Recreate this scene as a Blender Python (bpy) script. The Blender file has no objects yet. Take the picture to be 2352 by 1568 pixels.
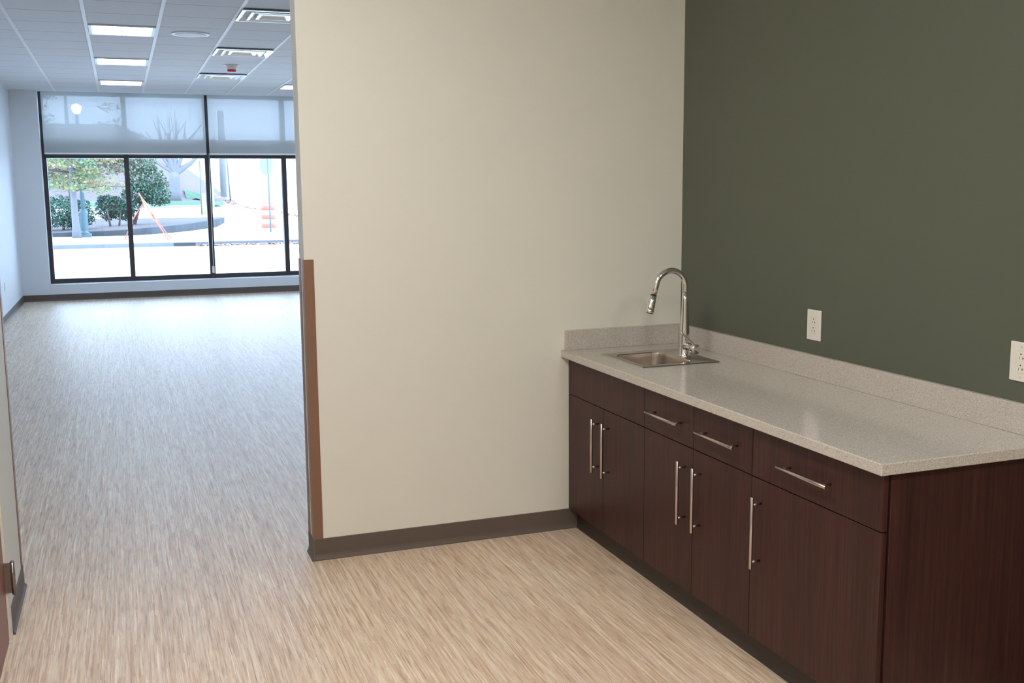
import bpy, bmesh, math, random
from mathutils import Vector, Matrix
random.seed(7)
PI = math.pi
S = bpy.context.scene
C = S.collection

# ------------------------------------------------------------------ materials
def nodes(name):
    m = bpy.data.materials.new(name); m.use_nodes = True
    nt = m.node_tree
    return m, nt, nt.nodes, nt.links, nt.nodes['Principled BSDF']

def plain(name, col, rough=.5, metal=0, spec=.5, bump=0, bscale=300, var=0, vscale=4, **kw):
    m, nt, N, L, b = nodes(name)
    b.inputs['Base Color'].default_value = (*col, 1)
    b.inputs['Roughness'].default_value = rough
    b.inputs['Metallic'].default_value = metal
    b.inputs['Specular IOR Level'].default_value = spec
    tc = N.new('ShaderNodeTexCoord')
    if bump:
        n = N.new('ShaderNodeTexNoise'); n.inputs['Scale'].default_value = bscale; n.inputs['Detail'].default_value = 3
        bp = N.new('ShaderNodeBump'); bp.inputs['Strength'].default_value = bump; bp.inputs['Distance'].default_value = .002
        L.new(tc.outputs['Object'], n.inputs['Vector']); L.new(n.outputs['Fac'], bp.inputs['Height']); L.new(bp.outputs['Normal'], b.inputs['Normal'])
    if var:
        n = N.new('ShaderNodeTexNoise'); n.inputs['Scale'].default_value = vscale; n.inputs['Detail'].default_value = 4
        L.new(tc.outputs['Object'], n.inputs['Vector'])
        mx = N.new('ShaderNodeMix'); mx.data_type = 'RGBA'
        mx.inputs['A'].default_value = (*[c*(1-var) for c in col], 1); mx.inputs['B'].default_value = (*[min(1, c*(1+var)) for c in col], 1)
        L.new(n.outputs['Fac'], mx.inputs['Factor']); L.new(mx.outputs['Result'], b.inputs['Base Color'])
    return m

def ramp(N, stops, interp='LINEAR'):
    r = N.new('ShaderNodeValToRGB'); r.color_ramp.interpolation = interp
    e = r.color_ramp.elements
    e[0].position, e[0].color = stops[0][0], (*stops[0][1], 1)
    e[1].position, e[1].color = stops[-1][0], (*stops[-1][1], 1)
    for p, c in stops[1:-1]:
        x = e.new(p); x.color = (*c, 1)
    return r

def mapped(N, L, scale, loc=(0, 0, 0), rot=(0, 0, 0)):
    tc = N.new('ShaderNodeTexCoord'); mp = N.new('ShaderNodeMapping')
    mp.inputs['Scale'].default_value = scale; mp.inputs['Location'].default_value = loc; mp.inputs['Rotation'].default_value = rot
    L.new(tc.outputs['Object'], mp.inputs['Vector'])
    return mp.outputs['Vector']

def mix(N, L, a, b, fac, mode='MIX'):
    mx = N.new('ShaderNodeMix'); mx.data_type = 'RGBA'; mx.blend_type = mode
    for sock, v in (('A', a), ('B', b), ('Factor', fac)):
        if hasattr(v, 'is_linked') or hasattr(v, 'links'): L.new(v, mx.inputs[sock])
        elif sock == 'Factor': mx.inputs[sock].default_value = v
        else: mx.inputs[sock].default_value = (*v, 1)
    return mx.outputs['Result']

def floor_mat():
    # short printed sticks running along the room, two sizes, over a soft grain
    m, nt, N, L, b = nodes('streaked_laminate')
    tc = N.new('ShaderNodeTexCoord'); sp = N.new('ShaderNodeSeparateXYZ')
    wn = N.new('ShaderNodeTexNoise'); wn.inputs['Scale'].default_value = 11; L.new(tc.outputs['Object'], wn.inputs['Vector'])
    wob = N.new('ShaderNodeVectorMath'); wob.operation = 'MULTIPLY_ADD'; wob.inputs[1].default_value = (.006, .12, 0)
    L.new(wn.outputs['Color'], wob.inputs[0]); L.new(tc.outputs['Object'], wob.inputs[2]); L.new(wob.outputs[0], sp.inputs['Vector'])
    def mt(op, a, bb=0.0):
        x = N.new('ShaderNodeMath'); x.operation = op
        for i, q in enumerate((a, bb)):
            if isinstance(q, (int, float)): x.inputs[i].default_value = q
            else: L.new(q, x.inputs[i])
        return x.outputs[0]
    def sticks(wd, ln, seed, stops, interp='LINEAR'):
        ix = mt('FLOOR', mt('DIVIDE', sp.outputs['X'], wd))
        w1 = N.new('ShaderNodeTexWhiteNoise'); w1.noise_dimensions = '1D'; L.new(mt('ADD', ix, seed), w1.inputs['W'])
        iy = mt('FLOOR', mt('ADD', mt('DIVIDE', sp.outputs['Y'], ln), mt('MULTIPLY', w1.outputs['Value'], 37.0)))
        cv = N.new('ShaderNodeCombineXYZ'); L.new(ix, cv.inputs[0]); L.new(iy, cv.inputs[1]); cv.inputs[2].default_value = seed
        w2 = N.new('ShaderNodeTexWhiteNoise'); w2.noise_dimensions = '3D'; L.new(cv.outputs[0], w2.inputs['Vector'])
        rr = ramp(N, stops, interp); L.new(w2.outputs['Value'], rr.inputs['Fac'])
        return rr.outputs['Color']
    cA = sticks(.0068, .34, 3.0, [(0, (.50, .36, .26)), (.10, (.62, .46, .32)), (.2, (.65, .50, .37)), (.3, (.66, .53, .40)), (.55, (.70, .60, .47)), (.8, (.74, .67, .55)), (1, (.84, .79, .68))])
    cB = sticks(.0029, .26, 11.0, [(0, (.44, .33, .26)), (.12, (.62, .44, .30)), (.22, (.66, .50, .42)), (.45, (.68, .58, .46)), (.7, (.74, .66, .56)), (1, (.90, .86, .76))])
    cC = sticks(.018, .75, 23.0, [(0, (.92, .90, .88)), (.5, (.99, .98, .98)), (1, (1.05, 1.05, 1.04))])
    n1 = N.new('ShaderNodeTexNoise'); n1.inputs['Scale'].default_value = 1; n1.inputs['Detail'].default_value = 3; n1.inputs['Roughness'].default_value = .6
    L.new(mapped(N, L, (110, 6, 1)), n1.inputs['Vector'])
    r1 = ramp(N, [(.32, (.72, .66, .62)), (.45, (.96, .94, .92)), (.55, (1.03, 1.03, 1.02)), (.70, (1.14, 1.14, 1.13))]); L.new(n1.outputs['Fac'], r1.inputs['Fac'])
    n3 = N.new('ShaderNodeTexNoise'); n3.inputs['Scale'].default_value = 1; n3.inputs['Detail'].default_value = 2
    L.new(mapped(N, L, (60, 3.2, 1), (3, 21, 0)), n3.inputs['Vector'])
    r3 = ramp(N, [(.42, (0, 0, 0)), (.58, (1, 1, 1))]); L.new(n3.outputs['Fac'], r3.inputs['Fac'])
    sx = N.new('ShaderNodeSeparateColor'); L.new(r3.outputs['Color'], sx.inputs['Color'])
    c = mix(N, L, cA, cB, sx.outputs['Red']); c = mix(N, L, c, (.67, .57, .455), .28)
    c = mix(N, L, c, cC, 1.0, 'MULTIPLY'); c = mix(N, L, c, (.97, .91, .855), 1.0, 'MULTIPLY')
    c = mix(N, L, c, r1.outputs['Color'], 1.0, 'MULTIPLY')
    L.new(c, b.inputs['Base Color'])
    b.inputs['Roughness'].default_value = .44
    b.inputs['Specular IOR Level'].default_value = .4
    return m

def wood_mat():
    m, nt, N, L, b = nodes('dark_wood_laminate')
    n1 = N.new('ShaderNodeTexNoise'); n1.inputs['Scale'].default_value = 1; n1.inputs['Detail'].default_value = 4; n1.inputs['Roughness'].default_value = .65
    L.new(mapped(N, L, (130, 130, 3.2)), n1.inputs['Vector'])
    r1 = ramp(N, [(.32, (.030, .0105, .0085)), (.5, (.045, .0155, .0125)), (.68, (.062, .023, .0185))])
    L.new(n1.outputs['Fac'], r1.inputs['Fac'])
    n2 = N.new('ShaderNodeTexNoise'); n2.inputs['Scale'].default_value = 1; n2.inputs['Detail'].default_value = 2
    L.new(mapped(N, L, (14, 14, .8)), n2.inputs['Vector'])
    r2 = ramp(N, [(.35, (.84, .86, .86)), (.65, (1.12, 1.08, 1.08))])
    L.new(n2.outputs['Fac'], r2.inputs['Fac'])
    c = mix(N, L, r1.outputs['Color'], r2.outputs['Color'], 1.0, 'MULTIPLY')
    L.new(c, b.inputs['Base Color'])
    b.inputs['Roughness'].default_value = .42
    b.inputs['Specular IOR Level'].default_value = .3
    return m

def quartz_mat():
    m, nt, N, L, b = nodes('speckled_solid_surface')
    base = (.50, .46, .41)
    v = N.new('ShaderNodeTexVoronoi'); v.inputs['Scale'].default_value = 780
    vv = mapped(N, L, (1, 1, 1)); L.new(vv, v.inputs['Vector'])
    sep = N.new('ShaderNodeSeparateColor'); L.new(v.outputs['Color'], sep.inputs['Color'])
    r = ramp(N, [(0, (.20, .165, .14)), (.035, (.33, .29, .25)), (.10, base), (.5, (.54, .50, .45)), (.80, (.58, .53, .475)), (.90, (.70, .66, .61)), (.97, (.80, .78, .74))], 'CONSTANT')
    L.new(sep.outputs['Red'], r.inputs['Fac'])
    v2 = N.new('ShaderNodeTexVoronoi'); v2.inputs['Scale'].default_value = 430; L.new(vv, v2.inputs['Vector'])
    sp2 = N.new('ShaderNodeSeparateColor'); L.new(v2.outputs['Color'], sp2.inputs['Color'])
    r2 = ramp(N, [(0, (.82, .80, .79)), (.06, (1, 1, 1)), (.93, (1.12, 1.12, 1.12))], 'CONSTANT'); L.new(sp2.outputs['Green'], r2.inputs['Fac'])
    c = mix(N, L, r.outputs['Color'], r2.outputs['Color'], 1.0, 'MULTIPLY')
    L.new(c, b.inputs['Base Color'])
    b.inputs['Roughness'].default_value = .16
    b.inputs['Specular IOR Level'].default_value = .5
    return m

def ceiling_mat():
    # mineral tiles; a dark reveal line every 0.623 m across the room
    m, nt, N, L, b = nodes('ceiling_tile')
    tc = N.new('ShaderNodeTexCoord'); sp = N.new('ShaderNodeSeparateXYZ'); L.new(tc.outputs['Object'], sp.inputs['Vector'])
    def mt(op, a, bb):
        x = N.new('ShaderNodeMath'); x.operation = op
        for i, q in enumerate((a, bb)):
            if isinstance(q, (int, float)): x.inputs[i].default_value = q
            elif q is not None: L.new(q, x.inputs[i])
        return x.outputs[0]
    y = mt('DIVIDE', mt('ADD', sp.outputs['Y'], -5.93 + 62.3), .623)
    f = mt('FRACT', y, None)
    line = mt('LESS_THAN', mt('ABSOLUTE', mt('SUBTRACT', f, .5), None), .5 - .008)  # 1 = tile
    n = N.new('ShaderNodeTexNoise'); n.inputs['Scale'].default_value = 180; n.inputs['Detail'].default_value = 3
    L.new(tc.outputs['Object'], n.inputs['Vector'])
    r = ramp(N, [(.35, (.71, .73, .77)), (.6, (.78, .80, .84))]); L.new(n.outputs['Fac'], r.inputs['Fac'])
    c = mix(N, L, (.30, .29, .29), r.outputs['Color'], line)
    L.new(c, b.inputs['Base Color']); b.inputs['Roughness'].default_value = .9
    return m

def shade_mat():
    m, nt, N, L, b = nodes('translucent_shade_fabric')
    out = N['Material Output']; N.remove(b)
    d = N.new('ShaderNodeBsdfDiffuse'); d.inputs['Color'].default_value = (.80, .83, .83, 1)
    t = N.new('ShaderNodeBsdfTranslucent'); t.inputs['Color'].default_value = (.29, .29, .285, 1)
    tr = N.new('ShaderNodeBsdfTransparent'); tr.inputs['Color'].default_value = (1, 1, 1, 1)
    m1 = N.new('ShaderNodeMixShader'); m1.inputs[0].default_value = .5
    L.new(d.outputs[0], m1.inputs[1]); L.new(t.outputs[0], m1.inputs[2])
    m2 = N.new('ShaderNodeMixShader'); m2.inputs[0].default_value = SHADE_OPEN
    L.new(m1.outputs[0], m2.inputs[1]); L.new(tr.outputs[0], m2.inputs[2])
    L.new(m2.outputs[0], out.inputs['Surface'])
    return m

def glass_mat():
    m, nt, N, L, b = nodes('window_glass')
    out = N['Material Output']; N.remove(b)
    tr = N.new('ShaderNodeBsdfTransparent'); tr.inputs['Color'].default_value = (.95, .98, .98, 1)
    g = N.new('ShaderNodeBsdfGlossy'); g.inputs['Roughness'].default_value = .02
    fr = N.new('ShaderNodeFresnel'); fr.inputs['IOR'].default_value = 1.45
    mx = N.new('ShaderNodeMixShader'); L.new(fr.outputs[0], mx.inputs[0]); L.new(tr.outputs[0], mx.inputs[1]); L.new(g.outputs[0], mx.inputs[2])
    L.new(mx.outputs[0], out.inputs['Surface'])
    return m

def emit_mat(name, col, s):
    m, nt, N, L, b = nodes(name)
    b.inputs['Base Color'].default_value = (.8, .8, .8, 1)
    b.inputs['Emission Color'].default_value = (*col, 1); b.inputs['Emission Strength'].default_value = s
    return m

def brushed_mat():
    m, nt, N, L, b = nodes('brushed_steel')
    b.inputs['Base Color'].default_value = (.60, .54, .50, 1); b.inputs['Metallic'].default_value = 1; b.inputs['Roughness'].default_value = .22
    n = N.new('ShaderNodeTexNoise'); n.inputs['Scale'].default_value = 1; L.new(mapped(N, L, (900, 30, 900)), n.inputs['Vector'])
    bp = N.new('ShaderNodeBump'); bp.inputs['Strength'].default_value = .1; bp.inputs['Distance'].default_value = .0005
    L.new(n.outputs['Fac'], bp.inputs['Height']); L.new(bp.outputs['Normal'], b.inputs['Normal'])
    return m

SHADE_OPEN = .036
LAMP = 16.5
LAMP_NEAR = 49.0
SKY = 9.8
M = {}
M['floor'] = floor_mat(); M['wood'] = wood_mat(); M['quartz'] = quartz_mat(); M['tile'] = ceiling_mat()
M['shade'] = shade_mat(); M['glass'] = glass_mat(); M['brushed'] = brushed_mat()
M['cream'] = plain('cream_wall_paint', (.77, .76, .68), .55, bump=.08, bscale=220)
M['white_wall'] = plain('pale_wall_paint', (.76, .79, .83), .6, bump=.08, bscale=220)
M['green'] = plain('dark_green_wall_paint', (.092, .104, .074), .5, bump=.12, bscale=260)
M['base'] = plain('vinyl_cove_base', (.120, .090, .074), .6)
M['guard'] = plain('brown_corner_guard', (.225, .120, .075), .38)
M['grid'] = plain('painted_ceiling_grid', (.86, .86, .84), .5)
M['white'] = plain('white_plastic', (.78, .75, .68), .35)
M['white_metal'] = plain('white_enamel', (.82, .82, .80), .4)
M['slot'] = plain('dark_slot', (.03, .025, .02), .7)
M['lens'] = emit_mat('lit_lens', (.60, .78, 1.0), LAMP)
M['lens_near'] = emit_mat('bright_lit_lens', (1.0, .975, .955), LAMP_NEAR)
M['chrome'] = plain('polished_chrome', (.72, .70, .68), .06, 1)
M['alu'] = plain('satin_aluminium', (.80, .81, .82), .28, 1)
M['bronze'] = plain('dark_bronze_frame', (.060, .050, .052), .35, .3)
M['band'] = plain('grey_spandrel', (.20, .21, .22), .6)
M['red'] = plain('red_lens', (.75, .04, .04), .3)
M['black'] = plain('black_rubber', (.012, .012, .012), .5)
M['door'] = plain('red_brown_door_wood', (.24, .075, .055), .4, var=.15, vscale=9)
M['hinge'] = plain('bronze_hinge_metal', (.30, .27, .26), .32, .9)
M['toe'] = plain('dark_toe_kick', (.035, .024, .018), .5)
M['grille'] = plain('speaker_grille', (.78, .79, .80), .55)
# outdoors
M['asphalt'] = plain('pale_asphalt', (.66, .66, .66), .9, var=.06, vscale=1.5)
M['concrete'] = plain('sidewalk_concrete', (.68, .67, .66), .9, var=.08, vscale=2)
M['curb'] = plain('curb_concrete', (.13, .135, .145), .9, var=.2, vscale=3)
M['dark_curb'] = plain('weathered_planter_stone', (.045, .048, .052), .9, var=.6, vscale=2.2)
M['mulch'] = plain('mulch_and_dry_leaves', (.09, .072, .068), 1, var=.95, vscale=22)
M['leaflitter'] = plain('fallen_leaf_ground', (.115, .082, .090), 1, var=.95, vscale=9)
M['grass'] = plain('green_grass', (.055, .11, .06), 1, var=.5, vscale=4)
M['bark'] = plain('grey_bark', (.16, .15, .155), .95, var=.3, vscale=8)
M['dark_bark'] = plain('dark_bark', (.09, .065, .06), .95, var=.3, vscale=8)
M['lamp_green'] = plain('grey_green_post_paint', (.075, .125, .14), .5)
M['yellow'] = plain('yellow_post_sleeve', (.30, .30, .13), .5)
M['orange'] = plain('orange_plastic', (.42, .105, .06), .5)
M['barrel_white'] = plain('reflective_white_band', (.75, .74, .72), .5)
M['post'] = plain('galvanised_sign_post', (.10, .115, .11), .6)
M['pole'] = plain('weathered_wood_pole', (.17, .17, .165), .9, var=.2, vscale=5)
M['signback'] = plain('pale_sign_back', (.19, .195, .195), .5)
M['signpanel'] = plain('orange_sign_fabric', (.40, .15, .05), .6)
M['dl'] = plain('dry_leaf', (.32, .17, .11), .9)
M['globe'] = emit_mat('lit_globe', (1, .92, .72), 26)
for k, c in dict(leaf_yellow=(.20, .19, .06), leaf_pale=(.24, .20, .11), leaf_orange=(.24, .12, .06), leaf_lime=(.13, .18, .06),
                 leaf_dark=(.014, .048, .034), leaf_mid=(.035, .100, .062), leaf_soft=(.075, .14, .080), leaf_grey=(.13, .16, .12), leaf_rust=(.2, .06, .04)).items():
    M[k] = plain(k, c, .7)

# ------------------------------------------------------------------ mesh builder
class MB:
    def __init__(s): s.bm = bmesh.new(); s.mats = []
    def _mi(s, m):
        if m is None: return 0
        if m not in s.mats: s.mats.append(m)
        return s.mats.index(m)
    def box(s, a, b, bev=0, seg=2, m=None):
        lo = [min(a[i], b[i]) for i in range(3)]; hi = [max(a[i], b[i]) for i in range(3)]
        v = [s.bm.verts.new((x, y, z)) for z in (lo[2], hi[2]) for y in (lo[1], hi[1]) for x in (lo[0], hi[0])]
        F = [s.bm.faces.new([v[i] for i in f]) for f in ((0, 2, 3, 1), (4, 5, 7, 6), (0, 1, 5, 4), (1, 3, 7, 5), (3, 2, 6, 7), (2, 0, 4, 6))]
        mi = s._mi(m)
        for f in F: f.material_index = mi
        if bev:
            E = list({e for f in F for e in f.edges})
            r = bmesh.ops.bevel(s.bm, geom=E, offset=bev, segments=seg, affect='EDGES', profile=.5)
            for f in r['faces']: f.material_index = mi; f.smooth = True
        return s
    def prism(s, pts, axis, a, b, m=None, smooth=False):
        # pts 2-D profile; axis 0/1/2 is the extrusion axis
        def P(p, t):
            if axis == 0: return (t, p[0], p[1])
            if axis == 1: return (p[0], t, p[1])
            return (p[0], p[1], t)
        A = [s.bm.verts.new(P(p, a)) for p in pts]; B = [s.bm.verts.new(P(p, b)) for p in pts]
        mi = s._mi(m); n = len(pts); F = []
        for i in range(n):
            f = s.bm.faces.new((A[i], A[(i+1) % n], B[(i+1) % n], B[i])); f.smooth = smooth; F.append(f)
        F.append(s.bm.faces.new(A[::-1])); F.append(s.bm.faces.new(B))
        for f in F: f.material_index = mi
        return s
    def tube(s, pts, rad, seg=16, caps=True, m=None, smooth=True):
        pts = [Vector(p) for p in pts]
        if not hasattr(rad, '__len__'): rad = [rad]*len(pts)
        mi = s._mi(m); rings = []; up = None
        for i, p in enumerate(pts):
            t = ((pts[min(i+1, len(pts)-1)] - pts[max(i-1, 0)])).normalized()
            if up is None:
                up = Vector((0, 0, 1)) if abs(t.z) < .9 else Vector((1, 0, 0))
            u = (up - t*up.dot(t)).normalized(); up = u; w = t.cross(u)
            rings.append([s.bm.verts.new(p + (u*math.cos(2*PI*k/seg) + w*math.sin(2*PI*k/seg))*rad[i]) for k in range(seg)])
        for a, b in zip(rings, rings[1:]):
            for k in range(seg):
                f = s.bm.faces.new((a[k], a[(k+1) % seg], b[(k+1) % seg], b[k])); f.smooth = smooth; f.material_index = mi
        if caps:
            f = s.bm.faces.new(rings[0][::-1]); f.material_index = mi
            f = s.bm.faces.new(rings[-1]); f.material_index = mi
        return s
    def lathe(s, o, prof, seg=32, m=None, axis=(0, 0, 1)):
        o = Vector(o); ax = Vector(axis).normalized()
        rings_p = [o + ax*h for r, h in prof]
        u = Vector((1, 0, 0)) if abs(ax.x) < .9 else Vector((0, 1, 0)); u = (u - ax*u.dot(ax)).normalized(); w = ax.cross(u)
        mi = s._mi(m); rings = []
        for (r, h), p in zip(prof, rings_p):
            rings.append([s.bm.verts.new(p + (u*math.cos(2*PI*k/seg) + w*math.sin(2*PI*k/seg))*max(r, 1e-5)) for k in range(seg)])
        for a, b in zip(rings, rings[1:]):
            for k in range(seg):
                f = s.bm.faces.new((a[k], a[(k+1) % seg], b[(k+1) % seg], b[k])); f.smooth = True; f.material_index = mi
        f = s.bm.faces.new(rings[0][::-1]); f.material_index = mi
        f = s.bm.faces.new(rings[-1]); f.material_index = mi
        return s
    def loft(s, rings, close_last=True, m=None, smooth=True):
        R = [[s.bm.verts.new(p) for p in r] for r in rings]; mi = s._mi(m); n = len(R[0])
        for a, b in zip(R, R[1:]):
            for k in range(n):
                f = s.bm.faces.new((a[k], a[(k+1) % n], b[(k+1) % n], b[k])); f.smooth = smooth; f.material_index = mi
        if close_last:
            f = s.bm.faces.new(R[-1]); f.material_index = mi
        return s
    def quad(s, pts, m=None):
        f = s.bm.faces.new([s.bm.verts.new(p) for p in pts]); f.material_index = s._mi(m)
        return s
    def build(s, name, mat=None, parent=None, normals=True):
        if normals: bmesh.ops.recalc_face_normals(s.bm, faces=s.bm.faces)
        me = bpy.data.meshes.new(name)
        if parent is not None:
            root = parent
            while root.parent: root = root.parent
            bmesh.ops.translate(s.bm, verts=s.bm.verts, vec=-Vector(root.location))
        s.bm.to_mesh(me); s.bm.free()
        if s.mats:
            for m in s.mats: me.materials.append(m)
        else: me.materials.append(mat)
        o = bpy.data.objects.new(name, me); C.objects.link(o)
        if parent is not None: o.parent = parent
        return o

def thing(name, label, cat, loc, group=None):
    o = bpy.data.objects.new(name, None); C.objects.link(o); o.location = loc
    o.empty_display_size = .1
    o['label'] = label; o['category'] = cat
    if group: o['group'] = group
    return o
def tag(o, label, cat, group=None, kind=None):
    o['label'] = label; o['category'] = cat
    if group: o['group'] = group
    if kind: o['kind'] = kind
    return o
def struct(o, label=None):
    o['kind'] = 'structure'
    if label: o['label'] = label
    return o
def dup(root, loc, label=None):
    r = root.copy(); C.objects.link(r); r.location = loc
    if label: r['label'] = label
    for ch in list(root.children):
        c = ch.copy(); C.objects.link(c); c.parent = r
        for g in ch.children:
            d = g.copy(); C.objects.link(d); d.parent = c
    return r

# ------------------------------------------------------------------ room dimensions (metres)
H = 3.106
PW = -1.807            # free end of the cream partition
PT = .127              # partition thickness
LX = -2.985            # near room left wall face
FX = -3.953            # far room left wall face
D = 12.70              # window wall face
GY = 12.95             # glazing plane
BX = 3.62              # far room right wall face
BY = -6.6              # near room back wall
T0, TS = -2.7162, .6136

# floor and ceiling
struct(MB().box((FX-.15, BY-.15, -.08), (BX+.15, D+.35, 0)).build('floor', M['floor']), 'pale streaked wood look floor running through both rooms')
struct(MB().box((FX-.15, BY-.15, H), (BX+.15, D+.35, H+.1)).build('ceiling', M['tile']), 'suspended ceiling of square tiles')
g = MB()
i = -3
while T0 + i*TS < BX:
    x = T0 + i*TS
    if x > FX: g.box((x-.015, BY, H-.006), (x+.015, GY-.08, H))
    i += 1
struct(g.build('trim_1', M['grid']), 'white ceiling grid runners')

# walls
struct(MB().box((PW, 0, 0), (.12, PT, H), .004).build('wall_partition', M['cream']), 'cream partition wall')
struct(MB().box((0, BY, 0), (.12, 0, H)).build('wall_right', M['green']), 'dark green wall')
struct(MB().box((LX-.125, BY-.12, 0), (.12, BY, H)).build('wall_back', M['cream']))
w = MB()
w.box((LX-.125, -.395, 0), (LX, PT, H), .003)
w.box((LX-.125, -1.41, 2.18), (LX, -.395, H))
w.box((LX-.125, BY, 0), (LX, -1.41, H))
struct(w.build('wall_left', M['cream']), 'cream wall holding the red brown door')
struct(MB().box((FX-.12, 0, 0), (LX-.125, PT, H)).build('wall_left_return', M['cream']))
struct(MB().box((FX-.12, PT, 0), (FX, D, H)).build('wall_far_left', M['white_wall']), 'pale wall on the left of the far room')
struct(MB().box((BX, PT, 0), (BX+.12, D, H)).build('wall_far_right', M['white_wall']))
struct(MB().box((.12, .007, 0), (BX+.12, PT, H)).build('wall_far_back', M['white_wall']))
w = MB()
JX = -3.576
w.box((FX-.12, D, 0), (JX, D+.35, H), .003)
w.box((JX, D, 0), (BX, D+.35, .243), .003)
w.box((BX, D, 0), (BX+.12, D+.35, H))
struct(w.build('wall_front', M['white_wall']), 'window wall with a low sill and a plain pier at its left')

# vinyl cove bases: profile (offset from wall, z)
def cove(t=.004, h=.096, toe=.013):
    return [(0, 0), (toe, 0), (toe, .004), (toe*.75, .008), (t+.002, .016), (t, .026), (t, h-.002), (t-.001, h), (0, h)]
pr = cove()
b = MB()
b.prism([(-o, z) for o, z in pr], 0, PW-.003, -.5475)              # cream wall, near side
b.prism([(PW-o, z) for o, z in pr], 1, -.003, PT+.003)              # wraps the free end
b.prism([(PT+o, z) for o, z in pr], 0, PW-.003, .0)                 # far side
b.tube([(PW-.004, -.004, 0), (PW-.004, -.004, .004), (PW-.004, -.004, .009), (PW-.001, -.001, .018), (PW-.0005, -.0005, .095)], [.0095, .0095, .008, .0045, .0040], 16)
struct(b.build('baseboard_partition', M['base']), 'dark taupe vinyl base along the cream partition')
b = MB()
b.prism([(LX+o, z) for o, z in pr], 1, -.375, PT+.003)
b.prism([(PT+o, z) for o, z in pr], 0, FX, LX+.003)
b.tube([(LX+.004, PT+.004, 0), (LX+.004, PT+.004, .004), (LX+.004, PT+.004, .009), (LX+.001, PT+.001, .018), (LX+.0005, PT+.0005, .095)], [.0095, .0095, .008, .0045, .0040], 16)
struct(b.build('baseboard_left', M['base']), 'taupe vinyl base beside the red brown door')
struct(MB().prism([(FX+o, z) for o, z in pr], 1, PT, D).build('baseboard_far_left', M['base']))
b = MB(); b.prism([(D-o, z) for o, z in pr], 0, FX, BX)
struct(b.build('baseboard_front', M['base']), 'taupe vinyl base under the windows')

# corner guards
def guard(x, y, sx, sy, label):
    # vertex at (x,y); flanges run sx along x and sy along y
    t, w_ = .003, .040
    P = [(x-sx*t, y-sy*t), (x+sx*w_, y-sy*t), (x+sx*w_, y), (x, y), (x, y+sy*w_), (x-sx*t, y+sy*w_)]
    o = MB().prism(P, 2, .0965, 1.321).build('corner_guard', M['guard'])
    return tag(o, label, 'corner guard', 'brown corner guards')
guard(PW, 0, 1, 1, 'tan brown corner guard on the cream partition corner nearest the camera')
guard(PW, PT, 1, -1, 'thin brown corner guard on the far corner of the partition end')
guard(LX, PT, -1, -1, 'brown corner guard on the left wall corner at the picture edge')

# ------------------------------------------------------------------ doors
d = struct(MB().box((LX-.045, -1.362, .008), (LX-.001, -.449, 2.135), .002).build('door_1', M['door']), 'red brown wooden door in the left wall')
f = MB()
for y0, y1 in ((-.447, -.392), (-1.412, -1.364)):
    f.box((LX-.127, y0, 0), (LX+.006, y1, 2.19), .002)
f.box((LX-.127, -1.412, 2.137), (LX+.006, -.392, 2.19), .002)
fr = f.build('door_frame', M['cream'], d); fr['label'] = 'cream painted frame'
hi = MB().box((LX-.004, -.4535, .189), (-2.962, -.4505, .301)).tube([(-2.957, -.455, .184), (-2.957, -.455, .304)], .0075, 20)
hi.tube([(-2.957, -.455, .304), (-2.957, -.455, .308)], [.0078, .006], 20)
for z in (.21, .2325, .255, .2775): hi.tube([(-2.957, -.455, z-.0006), (-2.957, -.455, z+.0006)], .0079, 20)
hi.build('hinge', M['hinge'], d)
d2 = struct(MB().box((-2.3, BY+.001, .008), (-1.35, BY+.045, 2.13), .002).build('door_2', M['door']))
f = MB()
for a, b_ in ((-2.36, -2.302), (-1.348, -1.29)): f.box((a, BY, 0), (b_, BY+.05, 2.19), .002)
f.box((-2.36, BY, 2.132), (-1.29, BY+.05, 2.19), .002)
f.build('door_frame', M['hinge'], d2)

# ------------------------------------------------------------------ windows
XS = [-3.580, -1.186, 1.19, 3.57]
ZB, ZT, BT = .249, 2.1735, 2.42
def bay(n, x0, x1, first, last):
    xm = (x0+x1)/2 - (.008 if n == 1 else 0)
    f = MB(); y0, y1 = GY-.03, GY+.09
    hw = .036
    a0 = x0 + (.0 if first else -.0); 
    L0 = x0 if first else x0; 
    f.box((x0, y0, ZB-.006), (x0+(.065 if first else .041), y1, H), .002)
    f.box((x1-(.05 if last else .041), y0, ZB-.006), (x1, y1, H), .002)
    f.box((xm-.036, y0, ZB), (xm+.036, y1, H), .002)
    f.box((x0, y0+.004, ZB-.006), (x1, y1, ZB+.062), .002)
    f.box((x0, y0+.002, ZT-.045), (x1, y1, ZT), .002)
    f.box((x0, y0+.004, H-.05), (x1, y1, H))
    o = struct(f.build('window_%d' % n, M['bronze']), 'dark bronze framed window bay %s' % ['', 'at the left by the pier', 'right of the main mullion', 'hidden behind the partition'][n])
    s = MB().box((x0+.04, y0+.02, ZT), (x1-.04, y1+.02, BT)).build('spandrel', M['band'], o); s['label'] = 'opaque grey band above the lower panes'
    for a, b_ in ((x0+.04, xm-.036), (xm+.036, x1-.04)):
        MB().box((a, GY+.02, ZB+.06), (b_, GY+.026, ZT-.045)).build('pane', M['glass'], o)
        MB().box((a, GY+.02, BT), (b_, GY+.026, H-.05)).build('pane', M['glass'], o)
for k in range(3): bay(k+1, XS[k], XS[k+1], k == 0, k == 2)

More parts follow.
